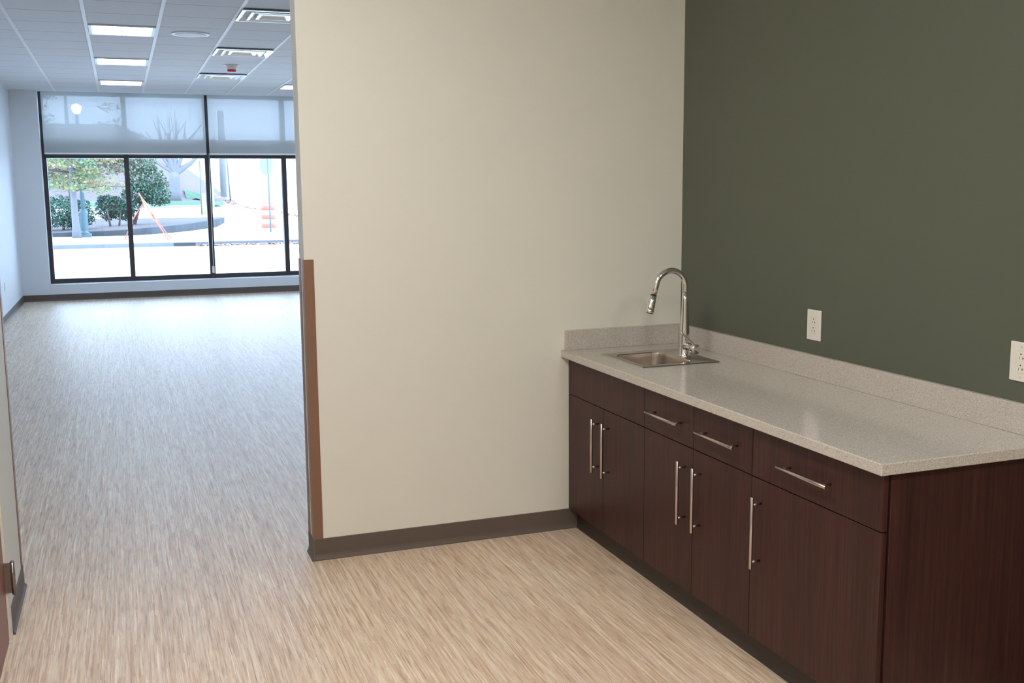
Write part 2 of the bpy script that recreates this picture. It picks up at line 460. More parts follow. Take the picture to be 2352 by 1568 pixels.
def shade(x0, x1, label):
    t = thing('roller_shade', label, 'window shade', (x0, 12.78, 2.18), 'translucent roller shades over the upper windows')
    MB().quad([(x0, 12.78, 2.203), (x1, 12.78, 2.203), (x1, 12.78, H-.006), (x0, 12.78, H-.006)]).build('shade_fabric', M['shade'], t)
    MB().box((x0, 12.775, 2.181), (x1, 12.785, 2.204), .002).build('hem_bar', M['grid'], t)
    return t
shade(-3.530, -1.208, 'translucent pale roller shade over the left window bay, lamp glow showing through')
s2 = shade(-1.163, 1.17, 'translucent pale roller shade right of the dark main mullion')
shade(1.21, 3.55, 'translucent pale roller shade hidden behind the cream partition')
ch = MB()
ch.tube([(-1.170, 12.80, 2.2), (-1.186, 12.80, .43)], .0035, 8)
ch.build('bead_chain', M['alu'], s2)
MB().box((-1.205, 12.785, .33), (-1.17, 12.815, .44), .004).build('chain_tensioner', M['white'], s2)

# ------------------------------------------------------------------ ceiling fixtures
def troffer(loc, label, group, lens='lens'):
    # 2 ft lay-in light with two lenses; built at origin with its lower face at z = 0
    t = thing('ceiling_light', label, 'ceiling light', (0, 0, 0), group)
    a, b_ = .290, .300
    f = MB()
    f.box((-a, -b_, -.004), (a, -b_+.022, .03), .0015); f.box((-a, b_-.022, -.004), (a, b_, .03), .0015)
    f.box((-a, -b_, -.004), (-a+.030, b_, .03), .0015); f.box((a-.030, -b_, -.004), (a, b_, .03), .0015)
    f.box((-.004, -b_, -.003), (.004, b_, .03), .001)
    f.box((-a, -b_, .03), (a, b_, .05))
    f.build('light_frame', M['white_metal'], t)
    for s in (-1, 1):
        MB().box((s*.005, -b_+.023, .004), (s*(a-.031), b_-.023, .012)).build('lens', M[lens], t)
    t.location = loc
    return t
cx = lambda i: T0 + (i+.5)*TS
ZL = H - .0105
# lights hang through the grid: their frames sit just under the tile plane
far_l = [((cx(0), 6.235, ZL), 'lit ceiling light in the far room, nearest of the row of three'),
         ((cx(0), 8.735, ZL), 'lit ceiling light, middle one of the row of three'),
         ((cx(0), 11.235, ZL), 'lit ceiling light, farthest of the row of three, near the window shades'),
         ((cx(4), 11.235, ZL), 'lit ceiling light cut off by the partition edge')]
hid = [((cx(4), 8.735, ZL)), ((cx(4), 6.235, ZL)), ((cx(8), 11.235, ZL)), ((cx(8), 8.735, ZL)), ((cx(8), 6.235, ZL)), ((cx(0), 2.5, ZL)), ((cx(4), 2.5, ZL))]
near = [((cx(0), -1.75, ZL)), ((cx(0), -4.7, ZL)), ((cx(3), -4.7, ZL))]
base_l = troffer(far_l[0][0], far_l[0][1], 'square ceiling lights')
for loc, lab in far_l[1:]: dup(base_l, loc, lab)
for loc in hid: dup(base_l, loc, 'lit ceiling light in the far room behind the cream partition')
base_n = troffer(near[0], 'lit ceiling light above the kitchenette room', 'kitchenette ceiling lights', 'lens_near')
for loc in near[1:]: dup(base_n, loc)

def diffuser(label):
    t = thing('air_diffuser', label, 'air vent', (0, 0, 0), 'square metal ceiling air diffusers')
    def sq(r, z): return [(-r, -r, z), (r, -r, z), (r, r, z), (-r, r, z)]
    f = MB()
    f.loft([sq(.298, -.002), sq(.298, -.008), sq(.278, -.009), sq(.215, .040), sq(.213, .055)], False, smooth=False)
    f.build('outer_frame', M['alu'], t)
    f = MB(); f.loft([sq(.212, .040), sq(.214, -.010), sq(.194, -.012), sq(.145, .030), sq(.143, .05)], False, smooth=False)
    f.build('middle_cone', M['alu'], t)
    f = MB(); f.loft([sq(.142, .032), sq(.145, -.010), sq(.122, -.012), sq(.09, .010)], True, smooth=False)
    f.build('centre_cone', M['alu'], t)
    MB().box((-.29, -.29, .058), (.29, .29, .075)).build('duct_back', M['slot'], t)
    return t
d0 = diffuser('square silver ceiling air diffuser nearest the camera, half hidden by the partition')
d0.location = (cx(2), 4.985, H-.012)
dup(d0, (cx(2), 7.49, H-.012), 'square silver ceiling air diffuser, second from the camera')
dup(d0, (cx(2), 10.03, H-.012), 'square silver ceiling air diffuser nearest the windows')

t = thing('ceiling_speaker', 'round white ceiling speaker between the lights and the air diffusers', 'speaker', (-1.795, 6.305, H))
MB().lathe((-1.795, 6.305, H), [(.178, 0), (.178, -.006), (.172, -.011), (.150, -.012)], 48).build('trim_ring', M['white_metal'], t)
MB().lathe((-1.795, 6.305, H-.0115), [(.150, 0), (.12, -.003), (.02, -.005), (.001, -.005)], 48).build('grille', M['grille'], t)
t = thing('ceiling_alarm', 'small ceiling fire alarm with a red rim between two air diffusers', 'alarm', (-1.175, 8.78, H))
MB().lathe((-1.175, 8.78, H), [(.098, .003), (.098, -.006), (.07, -.012), (.06, -.050), (.050, -.056)], 32).build('housing', M['white_metal'], t)
MB().lathe((-1.175, 8.78, H-.055), [(.052, 0), (.054, -.012), (.046, -.026), (.02, -.028)], 32).build('red_lens', M['red'], t)

# ------------------------------------------------------------------ outlets
def outlet(label):
    # plate in the y-z plane facing -x, centred at origin on the wall x = 0
    t = thing('wall_outlet', label, 'outlet', (0, 0, 0), 'outlets on the dark green wall')
    MB().box((-.006, -.043, -.060), (-.0004, .043, .060), .0025, 3).build('cover_plate', M['white'], t)
    MB().box((-.0078, -.0165, -.0335), (-.005, .0165, .0335), .0012).build('receptacle', M['white'], t)
    s = MB()
    for zc in (.017, -.017):
        s.box((-.0082, .0050, zc-.009), (-.0070, .0064, zc-.0015))           # left slot
        s.box((-.0082, -.0080, zc-.009), (-.0070, -.0064, zc-.0005))         # right slot, T shaped
        s.box((-.0082, -.0115, zc-.0058), (-.0070, -.0064, zc-.0040))
        s.lathe((-.0070, 0, zc+.007), [(.0025, 0), (.0025, .0012)], 14, axis=(-1, 0, 0))
    s.build('slots', M['slot'], t)
    s = MB()
    s.bm.free()
    for z in (.0475, -.0475): MB().lathe((-.0055, 0, z), [(.003, 0), (.003, .0008), (.0022, .0012)], 14, axis=(-1, 0, 0)).build('screw', M['alu'], t)
    return t
o1 = outlet('white wall outlet on the green wall, the one nearer the faucet')
o1.location = (0, -1.054, 1.073)
dup(o1, (0, -2.068, 1.081), 'white wall outlet cut off by the right edge of the picture')
o3 = thing('wall_outlet', 'small pale outlet low on the far left wall', 'outlet', (FX, 10.22, .43))
MB().box((FX, 10.18, .372), (FX+.006, 10.26, .490), .002).build('cover_plate', M['white'], o3)
MB().box((FX+.005, 10.204, .395), (FX+.0085, 10.237, .465), .001).build('receptacle', M['white'], o3)

# ------------------------------------------------------------------ cabinets
CF = -.593          # door and drawer face
CB = -.572          # carcass front
TKX = -.545         # toe kick face
Y1, Y2, Y3, YE = -.771, -1.542, -2.170, -2.189
ZC = .829
def front(name, y0, y1, z0, z1, parent):
    return MB().box((CF, y0, z0), (CF+.018, y1, z1), .0008, 1).build(name, M['wood'], parent)
def bar(y, z, length, vertical, parent):
    b = MB(); x = CF-.035; r = .006; h = length/2; q = h - .025
    ax = (lambda s: (x, y, z+s)) if vertical else (lambda s: (x, y+s, z))
    p0, p1 = Vector(ax(-h)), Vector(ax(h)); dd = (p1-p0).normalized()
    b.tube([p0, p0+dd*.0008, p1-dd*.0008, p1], [r-.0008, r, r, r-.0008], 20)
    for s in (-q, q):
        p = Vector(ax(s)); b.tube([p, (CF+.001, p.y, p.z)], .0042, 14)
    return b.build('bar_handle', M['brushed'], parent)
def carcass(y0, y1, parent):
    b = MB(); t_ = .018
    b.box((CB, y0, .097), (-.004, y0-t_, ZC)); b.box((CB, y1+t_, .097), (-.004, y1, ZC))
    b.box((CB, y0-t_, .097), (-.004, y1+t_, .115)); b.box((-.012, y0-t_, .115), (-.004, y1+t_, ZC))
    b.box((CB, y0-t_, .811), (CB+.08, y1+t_, ZC)); b.box((CB, y0-t_, .64), (CB+.08, y1+t_, .665))
    b.build('cabinet_body', M['wood'], parent)
    MB().box((TKX, y0, 0), (TKX+.016, y1, .0968)).prism([(TKX-.0005-o, z) for o, z in cove(.003, .094, .011)], 1, y0, y1).build('toe_kick', M['toe'], parent)

GZ0, GZ1 = .654, .6575
c1 = thing('base_cabinet', 'dark wood sink cabinet with two doors against the cream wall', 'cabinet', (-.3, -.385, 0), 'dark wood base cabinets')
carcass(-.001, Y1, c1)
front('false_front', -.003, Y1+.0015, GZ1, .826, c1)
da = front('door', -.003, -.3815, .098, GZ0, c1); bar(-.335, .483, .244, True, da)
db = front('door', -.3845, Y1+.0015, .098, GZ0, c1); bar(-.441, .483, .244, True, db)
c2 = thing('base_cabinet', 'dark wood cabinet in the middle of the run, two drawers above two doors', 'cabinet', (-.3, -1.157, 0), 'dark wood base cabinets')
carcass(Y1-.0005, Y2, c2)
ym = -1.1565
e = front('drawer', Y1-.0015, ym+.0015, GZ1, .826, c2); bar(-.965, .736, .252, False, e)
e = front('drawer', ym-.0015, Y2+.0015, GZ1, .826, c2); bar(-1.349, .736, .252, False, e)
e = front('door', Y1-.0015, ym+.0015, .098, GZ0, c2); bar(-1.102, .479, .244, True, e)
e = front('door', ym-.0015, Y2+.0015, .098, GZ0, c2); bar(-1.212, .479, .244, True, e)
c3 = thing('base_cabinet', 'dark wood cabinet nearest the camera, one wide drawer above one door', 'cabinet', (-.3, -1.87, 0), 'dark wood base cabinets')
carcass(Y2-.0005, Y3, c3)
e = front('drawer', Y2-.0015, -2.183, GZ1, .826, c3); bar(-1.854, .735, .250, False, e)
e = front('door', Y2-.0015, -2.183, .098, GZ0, c3); bar(-1.599, .477, .246, True, e)
p = MB(); p.box((CB+.0015, Y3-.0005, 0), (-.002, YE, ZC), .0008, 1)
p.build('end_panel', M['wood'], c3)

# worktop with a cut-out for the sink, and its two backsplashes
WX, WY, WT, WB = -.6304, -2.2164, .864, .830
SX0, SX1, SY0, SY1 = -.505, -.148, -.578, -.205     # sink cut-out
b = bmesh.new()
def grid_face(z, flip):
    xs = [WX, SX0, SX1, -.0005]; ys = [WY, SY0, SY1, -.0005]
    V = [[b.verts.new((x, y, z)) for x in xs] for y in ys]
    for j in range(3):
        for k in range(3):
            if j == 1 and k == 1: continue
            q = (V[j][k], V[j][k+1], V[j+1][k+1], V[j+1][k])
            b.faces.new(q if flip else q[::-1])
    return V
A = grid_face(WT, True); B = grid_face(WB, False)
outer = [(0, i) for i in range(3)] 
def wall_q(p, q): b.faces.new((A[p[0]][p[1]], A[q[0]][q[1]], B[q[0]][q[1]], B[p[0]][p[1]]))
loop = [(0, 0), (0, 1), (0, 2), (0, 3), (1, 3), (2, 3), (3, 3), (3, 2), (3, 1), (3, 0), (2, 0), (1, 0)]
for k in range(12): wall_q(loop[k], loop[(k+1) % 12])
hl = [(1, 1), (1, 2), (2, 2), (2, 1)]
for k in range(4): wall_q(hl[(k+1) % 4], hl[k])
bmesh.ops.recalc_face_normals(b, faces=b.faces)
E_ = []
for e_ in b.edges:
    v0, v1 = e_.verts[0].co, e_.verts[1].co
    on = lambda v: abs(v.x-WX) < 1e-5 or abs(v.y-WY) < 1e-5
    if (abs(v0.x-WX) < 1e-5 and abs(v1.x-WX) < 1e-5) or (abs(v0.y-WY) < 1e-5 and abs(v1.y-WY) < 1e-5):
        if abs(v0.z-v1.z) < 1e-5 or (abs(v0.x-WX) < 1e-5 and abs(v0.y-WY) < 1e-5): E_.append(e_)
r_ = bmesh.ops.bevel(b, geom=E_, offset=.0035, segments=3, affect='EDGES', profile=.5)
for f_ in r_['faces']: f_.smooth = True
mb = MB(); mb.bm.free(); mb.bm = b
wt = thing('worktop', 'speckled grey stone worktop over the dark wood cabinets', 'countertop', (-.3, -1.1, WB))
mb.build('worktop_slab', M['quartz'], wt)
SH = .0939
MB().box((WX+.017, -.020, WT), (-.0205, -.0006, WT+SH), .0015).build('backsplash', M['quartz'], wt)
MB().box((-.020, WY+.002, WT), (-.0006, -.0006, WT+SH), .0015).build('backsplash', M['quartz'], wt)

# ------------------------------------------------------------------ sink
def rrect(x0, x1, y0, y1, r, z, n=8):
    P = []
    for (cx_, cy_, a0) in ((x1-r, y1-r, 0), (x0+r, y1-r, 90), (x0+r, y0+r, 180), (x1-r, y0+r, 270)):
        for k in range(n+1):
            a = math.radians(a0 + 90*k/n); P.append((cx_+r*math.cos(a), cy_+r*math.sin(a), z))
    return P
sk = thing('kitchen_sink', 'small square stainless steel drop-in sink set in the worktop', 'sink', (-.33, -.39, WT))
bx = (-.478, -.240, -.545, -.237)
def ring(d, r, z): return rrect(bx[0]+d, bx[1]-d, bx[2]+d, bx[3]-d, r, z)
ox = (-.520, -.133, -.592, -.193)
m_ = MB()
m_.loft([rrect(*ox, .012, WT+.0003), rrect(ox[0]+.0015, ox[1]-.0015, ox[2]+.0015, ox[3]-.0015, .011, WT+.0035),
         rrect(ox[0]+.006, ox[1]-.006, ox[2]+.006, ox[3]-.006, .010, WT+.0045), rrect(ox[0]+.010, ox[1]-.010, ox[2]+.010, ox[3]-.010, .010, WT+.003),
         ring(-.006, .056, WT+.003), ring(-.002, .052, WT+.0022), ring(0, .050, WT-.002)], False)
m_.build('rim', M['brushed'], sk)
m_ = MB()
m_.loft([ring(0, .050, WT-.002), ring(.002, .048, WT-.02), ring(.008, .045, WT-.115), ring(.014, .042, WT-.132), ring(.030, .035, WT-.142), ring(.085, .02, WT-.147)], True)
m_.build('basin', M['brushed'], sk)
xc, yc = (bx[0]+bx[1])/2, (bx[2]+bx[3])/2
MB().lathe((xc, yc, WT-.1465), [(.042, 0), (.042, .002), (.034, .0025), (.030, -.001), (.004, -.001), (.004, .006), (.001, .006)], 32).build('drain', M['chrome'], sk)

# ------------------------------------------------------------------ faucet
fx, fy, fz = -.205, -.400, WT+.0031
fa = thing('kitchen_faucet', 'chrome gooseneck pull-down faucet standing behind the sink basin', 'faucet', (fx, fy, fz))
MB().lathe((fx, fy, fz), [(.0285, 0), (.0285, .004), (.0265, .006), (.0250, .008), (.0248, .062), (.0235, .085), (.0200, .125), (.0172, .165), (.0152, .21), (.0142, .25), (.0136, .285)], 40).build('faucet_body', M['chrome'], fa)
cxa, cza, ra = fx-.0725, 1.178, .0725
pts = [(fx, fy, fz+.284), (fx, fy, fz+.295)]
for k in range(0, 34): 
    a = math.radians(165*k/33); pts.append((cxa+ra*math.cos(a), fy, cza+ra*math.sin(a)))
tx, tz = -math.sin(math.radians(165)), math.cos(math.radians(165))
pe = Vector(pts[-1]); dv = Vector((tx, 0, tz))
pts += [tuple(pe+dv*.018), tuple(pe+dv*.052)]
MB().tube(pts, .0131, 24).build('gooseneck_spout', M['chrome'], fa)
j = pe+dv*.0515
MB().lathe(j, [(.0136, 0), (.0140, .0005), (.0140, .0035), (.0125, .004)], 28, axis=dv).build('rubber_ring', M['black'], fa)
hd = MB(); hd.lathe(j+dv*.004, [(.0125, 0), (.0138, .001), (.0160, .030), (.0177, .052), (.0178, .0535), (.0172, .054), (.0172, .0555), (.0180, .056), (.0180, .074), (.0172, .077), (.015, .0775)], 32, axis=dv)
h_ = hd.build('spray_head', M['chrome'], fa)
MB().lathe(j+dv*.0805, [(.0150, 0), (.0145, .003), (.001, .003)], 28, axis=dv).build('nozzle', M['black'], h_)
hub0 = Vector((fx, fy-.008, .912)); ha = Vector((.10, -1, -.04)).normalized()
MB().lathe(hub0, [(.0195, 0), (.0200, .055), (.0194, .0555), (.0194, .057), (.0222, .0575), (.0222, .080), (.0212, .082), (.001, .0822)], 36, axis=ha).build('handle_hub', M['chrome'], fa)
l0 = hub0 + ha*.069 + Vector((-.004, 0, .019)); l1 = l0 + Vector((-.062, .006, .058))
MB().tube([l0, l0.lerp(l1, .1), l0.lerp(l1, .95), l1], [.0042, .0046, .0042, .003], 14).build('lever', M['chrome'], fa)

# ================================================================== OUTDOORS
struct(MB().box((-45, D+.36, -.3), (45, 28.55, 0)).build('street', M['asphalt']), 'pale street outside the windows')
struct(MB().box((-45, 28.55, -.3), (45, 130, -.02)).build('ground', M['asphalt']))
cb = MB(); cb.box((-45, 28.55, -.1), (45, 28.75, .12), .015)
struct(cb.build('curb', M['curb']), 'concrete curb along the street')
struct(MB().box((-45, 28.75, -.1), (45, 50, .119)).build('sidewalk', M['concrete']), 'pale sidewalk behind the curb')
MB_in = MB().box((-1.08, 28.535, .008), (-.46, 28.7, .100)).build('storm_drain', M['slot']); tag(MB_in, 'dark storm drain opening in the curb below the orange sign stand', 'drain')

# curved planter edge and its mulch bed
front_l = [(-14, 34.4), (-7, 34.5), (-4.8, 34.6), (-2.95, 34.6), (-2.2, 34.65), (-1.5, 35.4), (-.7, 36.6), (.1, 38.4), (.87, 40.7), (1.45, 42.6), (1.80, 44.0)]
def zt(i): return [.22, .24, .26, .30, .33, .36, .38, .40, .43, .46, .48][i]
w = MB(); wt_ = .22
vo = []
for i_, (x, y) in enumerate(front_l):
    a = Vector(front_l[max(0, i_-1)]); c_ = Vector(front_l[min(len(front_l)-1, i_+1)]); t_ = (c_-a).normalized(); n_ = Vector((-t_.y, t_.x))
    q = Vector((x, y)) + n_*wt_
    vo.append([w.bm.verts.new(v) for v in ((x, y, .05), (x, y, zt(i_)), (q.x, q.y, zt(i_)+.01), (q.x, q.y, .05))])
for a, c_ in zip(vo, vo[1:]):
    for k in range(4): w.bm.faces.new((a[k], a[(k+1) % 4], c_[(k+1) % 4], c_[k]))
w.bm.faces.new(vo[0]); w.bm.faces.new(vo[-1][::-1])
tag(w.build('planter_edge', M['dark_curb']), 'dark weathered stone edging curving around the mulch bed outside', 'edging')
w = MB()
fr_ = [(x, y+.15, zt(i_)-.03) for i_, (x, y) in enumerate(front_l)]
N_ = 8
rows = []
for i_, (x, y, z) in enumerate(fr_):
    yb = 46.5; rows.append([w.bm.verts.new((x + (0 if i_ < 10 else .0), y+(yb-y)*k/N_, z + (.44-z)*k/N_ + (random.uniform(-.02, .03) if 0 < k < N_ else 0))) for k in range(N_+1)])
for a, c_ in zip(rows, rows[1:]):
    for k in range(N_): w.bm.faces.new((a[k], a[k+1], c_[k+1], c_[k]))
struct(w.build('planting_bed', M['mulch']), 'mulch bed behind the dark stone edging')

# ground rising behind: drive, grass, leafy bank, hill street
def ground_h(x, y):
    if y < 46.5: return .40
    z = .40 + (y-46.5)*.020
    if y > 60: z += (y-60)*.055
    return z
def patch(name, x0, x1, y0, y1, nx, ny, hf, mat, rough=0):
    w = MB(); V = []
    for j_ in range(ny+1):
        row = []
        for k in range(nx+1):
            x = x0+(x1-x0)*k/nx; y = y0+(y1-y0)*j_/ny
            row.append(w.bm.verts.new((x, y, hf(x, y)+random.uniform(-rough, rough))))
        V.append(row)
    for j_ in range(ny):
        for k in range(nx):
            f_ = w.bm.faces.new((V[j_][k], V[j_][k+1], V[j_+1][k+1], V[j_+1][k])); f_.smooth = True
    return w.build(name, mat)
struct(patch('driveway', -30, 60, 46.4, 61, 20, 6, lambda x, y: .42+(y-46.4)*.020, M['concrete']), 'pale driveway behind the mulch bed')
def side(x, y): # 1 on the left bank, 0 on the hill street
    xl = 3.3 + (y-61)*.03
    return max(0, min(1, (xl-x)/1.5))
def hill(x, y):
    d_ = y-61
    street_h = .71 + d_*.062
    bank = .71 + min(d_, 3)*.09 + max(0, d_-3)*.24
    bank = min(bank, .71+ 6.5)
    s = side(x, y)
    # the bank falls away towards the street
    fall = max(0, min(1, (4.0-x)/6.0))
    return street_h*(1-s) + s*max(street_h, street_h + (bank-street_h)*fall)
struct(patch('driveway_apron', 1.1, 60, 42, 46.6, 30, 6, lambda x, y: .117+(y-42)*.066, M['concrete']))
struct(patch('hill_street', 2.8, 60, 61, 128, 40, 30, lambda x, y: .70+(y-61)*.062, M['concrete']), 'bright street climbing the hill outside')
struct(patch('hillside', -50, 4.4, 63.5, 128, 90, 60, lambda x, y: hill(x, y)+.02, M['leaflitter'], .05), 'leaf covered bank on the hill outside')
gr = patch('grass_strip', -20, 3.35, 61, 63.8, 40, 5, lambda x, y: hill(x, y)+.10+.10*math.sin(min(PI, (y-61)/2.8*PI)), M['grass'], .05); tag(gr, 'strip of low green ground cover in front of the leafy bank', 'grass', kind='stuff')
gm = patch('grass_mound', 1.45, 3.2, 65.2, 70, 14, 14, lambda x, y: hill(x, y)+.22*math.sin(max(0, min(PI, (y-64.5)/5.5*PI)))-.02, M['grass'], .08); tag(gm, 'green shrubby patch on the bank right of the bare tree', 'grass', kind='stuff')

def leaves(mb, centre, radii, n, size, mats, flat=.0, shell=.45):
    for _ in range(n):
        while True:
            p = Vector((random.uniform(-1, 1), random.uniform(-1, 1), random.uniform(-1, 1)))
            if shell < p.length < 1: break
        p = Vector((p.x*radii[0], p.y*radii[1], p.z*radii[2])) + Vector(centre)
        u = Vector((random.gauss(0, 1), random.gauss(0, 1), random.gauss(0, 1)*(1-flat))).normalized()
        v = u.cross(Vector((random.gauss(0, 1), random.gauss(0, 1), random.gauss(0, 1)))).normalized()
        s = size*random.uniform(.6, 1.3); mb.quad([p-u*s*.5, p+v*s*.28, p+u*s*.5, p-v*s*.28], random.choice(mats))

def LM(*n): return [M[k] for k in n]
# autumn street tree
t = thing('street_tree', 'young street tree with yellow and orange autumn leaves seen through the left pane', 'tree', (-3.88, 33.6, .12))
MB().tube([(-3.93, 33.6, .10), (-3.94, 33.6, .5), (-3.95, 33.5, 1.2), (-3.97, 33.5, 2.6), (-4.0, 33.5, 4.2), (-4.0, 33.5, 5.6)], [.165, .12, .105, .085, .055, .03], 12).build('trunk', M['bark'], t)
w = MB()
for k in range(15):
    z = 1.7+k*.14; a = k*2.4; l = 1.75-.03*k
    w.tube([(-3.93, 33.5, z), (-3.93+math.cos(a)*l*.5, 33.5+math.sin(a)*l*.5, z+.12), (-3.93+math.cos(a)*l, 33.5+math.sin(a)*l, z+.1)], [.035, .02, .008], 6)
w.build('branches', M['dark_bark'], t)
w = MB(); am = LM('leaf_yellow', 'leaf_pale', 'leaf_pale', 'leaf_lime', 'leaf_orange', 'leaf_yellow', 'leaf_soft')
for k in range(120):
    a = random.uniform(0, 2*PI); l = random.uniform(.2, 1.75); z = 1.72+(k/120)*3.3 - (.26 if math.cos(a) > .2 else -.05)*(l/1.7)
    if 3.6 < z and abs(-3.85+math.cos(a)*l+3.74) < .75: continue
    leaves(w, (-3.85+math.cos(a)*l, 33.5+math.sin(a)*l, z), (.50, .50, .16), 62, .13, am if k % 4 else LM('leaf_lime', 'leaf_soft', 'leaf_yellow'), .5, 0)
w.build('foliage', None, t)
# lamp post
t = thing('street_lamp', 'grey green street lamp post with a fluted base behind the autumn tree', 'street lamp', (-3.70, 34.0, .12))
MB().box((-3.86, 33.84, .11), (-3.48, 34.16, .24), .02).lathe((-3.70, 34.0, .24), [(.16, 0), (.16, .04), (.11, .06), (.12, .13), (.135, .15), (.135, .66), (.15, .68), (.15, .72), (.12, .76), (.07, .84)], 24).build('lamp_base', M['lamp_green'], t)
MB().tube([(-3.70, 34.0, 1.0), (-3.70, 34.0, 4.22)], [.07, .055], 16).build('pole', M['lamp_green'], t)
MB().lathe((-3.70, 34.0, 4.10), [(.05, .10), (.09, .14), (.14, .22), (.17, .32), (.15, .38), (.07, .42), (.03, .45)], 24).build('lantern', M['globe'], t)
# evergreen bushes: lobes (centre, radii)
def bush(name, label, cat, lobes, n, mats, size=.13, group=None, stems=(), mats2=None):
    c0 = lobes[0][0]
    t = thing(name, label, cat, (c0[0], c0[1], .25), group)
    w = MB(); vol = sum(l[1][0]*l[1][2] for l in lobes)
    for c_, r_ in lobes:
        k = int(n*r_[0]*r_[2]/vol)
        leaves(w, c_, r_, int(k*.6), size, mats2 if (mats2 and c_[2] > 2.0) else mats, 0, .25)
        for _ in range(10):
            p = Vector((random.gauss(0, 1), random.gauss(0, 1), random.gauss(0, .9))).normalized()
            q = (c_[0]+p.x*r_[0]*.85, c_[1]+p.y*r_[1]*.8, c_[2]+p.z*r_[2]*.85)
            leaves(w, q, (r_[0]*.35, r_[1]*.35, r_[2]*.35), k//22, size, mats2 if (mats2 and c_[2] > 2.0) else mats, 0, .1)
    w.build('foliage', None, t)
    w = MB()
    for s_ in stems: w.tube([s_[0], s_[1]], [s_[2], s_[2]*.6], 8)
    w.build('stem', M['dark_bark'], t)
bush('bush', 'dense green evergreen bush at the far left of the planter bed', 'bush',
     [((-4.55, 37.3, .95), (.85, .8, .62)), ((-3.95, 37.2, .85), (.60, .55, .52)), ((-5.6, 37.4, 1.0), (.8, .7, .7))], 5200, LM('leaf_dark', 'leaf_mid', 'leaf_mid', 'leaf_soft'), .105, 'evergreen bushes in the bed',
     [((-4.5, 37.3, .25), (-4.5, 37.3, .9), .05)])
bush('bush', 'low dark evergreen bush right of the lamp post', 'bush',
     [((-2.98, 38.9, 1.03), (.48, .5, .44)), ((-2.50, 38.9, 1.00), (.55, .5, .44))], 4200, LM('leaf_dark', 'leaf_dark', 'leaf_dark', 'leaf_mid'), .095, 'evergreen bushes in the bed',
     [((-2.9, 38.4, .3), (-3.0, 38.4, 1.0), .04), ((-2.6, 38.5, .3), (-2.5, 38.6, 1.0), .04)])
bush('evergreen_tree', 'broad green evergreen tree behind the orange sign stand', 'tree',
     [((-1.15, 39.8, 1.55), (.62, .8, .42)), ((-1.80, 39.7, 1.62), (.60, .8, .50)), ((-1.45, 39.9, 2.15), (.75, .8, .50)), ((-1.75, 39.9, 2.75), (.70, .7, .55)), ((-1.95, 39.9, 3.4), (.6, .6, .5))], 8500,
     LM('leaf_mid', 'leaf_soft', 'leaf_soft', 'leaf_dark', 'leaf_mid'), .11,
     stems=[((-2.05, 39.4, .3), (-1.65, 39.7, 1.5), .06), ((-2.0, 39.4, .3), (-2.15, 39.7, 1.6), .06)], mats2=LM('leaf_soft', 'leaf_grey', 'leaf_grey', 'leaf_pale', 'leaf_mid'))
bush('autumn_tree', 'pale rusty autumn tree far behind the street tree', 'tree', [((-4.6, 48, 3.2), (2.6, 1.2, 1.2)), ((-6.5, 48, 2.6), (1.5, 1.2, 1.0)), ((-2.4, 48.5, 3.4), (1.3, 1, .9))], 4200, LM('leaf_pale', 'leaf_orange', 'leaf_grey', 'leaf_grey'), .2,
     stems=[((-4.6, 48, .1), (-4.6, 48, 3), .12)])

# bare tree on the bank
t = thing('bare_tree', 'large bare grey tree with spreading limbs on the bank', 'tree', (.7, 64.5, 1.2))
w = MB(); w.tube([(.68, 64.5, .9), (.70, 64.5, 1.6), (.74, 64.5, 2.4), (.78, 64.5, 2.85)], [.44, .36, .33, .27], 14)
w.build('trunk', M['bark'], t)
w = MB()
for q, r in (((-.4, 64.5, 4.6), .14), ((.05, 64.3, 4.9), .16), ((.55, 64.7, 5.2), .17), ((1.0, 64.5, 5.2), .16), ((1.7, 64.3, 4.9), .15), ((2.7, 64.5, 4.35), .19), ((-1.3, 64.5, 4.2), .12)):
    m1 = Vector((.78, 64.5, 2.85)).lerp(Vector(q), .5) + Vector((0, 0, -.08 if q[0] < 2 else -.22))
    w.tube([(.76, 64.5, 2.5), (.78, 64.5, 2.75), m1, q], [r*1.25, r*1.15, r*.75, r*.4], 10)
    for k in range(4):
        s_ = Vector(q)+Vector((random.uniform(-.8, .8), 0, random.uniform(.5, 1.4))); w.tube([m1.lerp(Vector(q), .3*k), s_], [r*.3, .02], 6)
w.build('limbs', M['bark'], t)

# orange sign stand seen edge-on
t = thing('sign_stand', 'orange road work sign on folding legs seen edge-on from behind', 'road sign', (-1.75, 30.7, .12))
ap = Vector((-1.96, 30.7, 1.60))
w = MB()
w.tube([(-1.80, 30.75, 1.33), (-2.17, 30.95, .76), (-2.44, 31.1, .13)], .018, 8)
w.build('leg', M['orange'], t)
MB().tube([(-1.62, 30.7, .98), (-1.17, 30.05, .13)], .018, 8).build('leg', M['orange'], t)
MB().tube([(-1.62, 30.7, .98), (-1.05, 31.2, .13)], .018, 8).build('leg', M['orange'], t)
MB().tube([ap, (-1.38, 30.7, .50)], .022, 8).build('mast', M['orange'], t)
w = MB(); mid = Vector((-1.65, 30.72, 1.02)); ax_ = (Vector((-1.36, 30.7, .52))-ap).normalized()
sd = Vector((.26, .97, .0)).normalized(); sd = (sd - ax_*sd.dot(ax_)).normalized(); nn = ax_.cross(sd)
P4 = [mid-ax_*.52, mid+sd*.46, mid+ax_*.52, mid-sd*.46]
A4 = [w.bm.verts.new(p+nn*.008) for p in P4]; B4 = [w.bm.verts.new(p-nn*.008) for p in P4]
w.bm.faces.new(A4); w.bm.faces.new(B4[::-1])
for k in range(4): w.bm.faces.new((A4[k], A4[(k+1) % 4], B4[(k+1) % 4], B4[k]))
w.build('sign_panel', M['signpanel'], t)

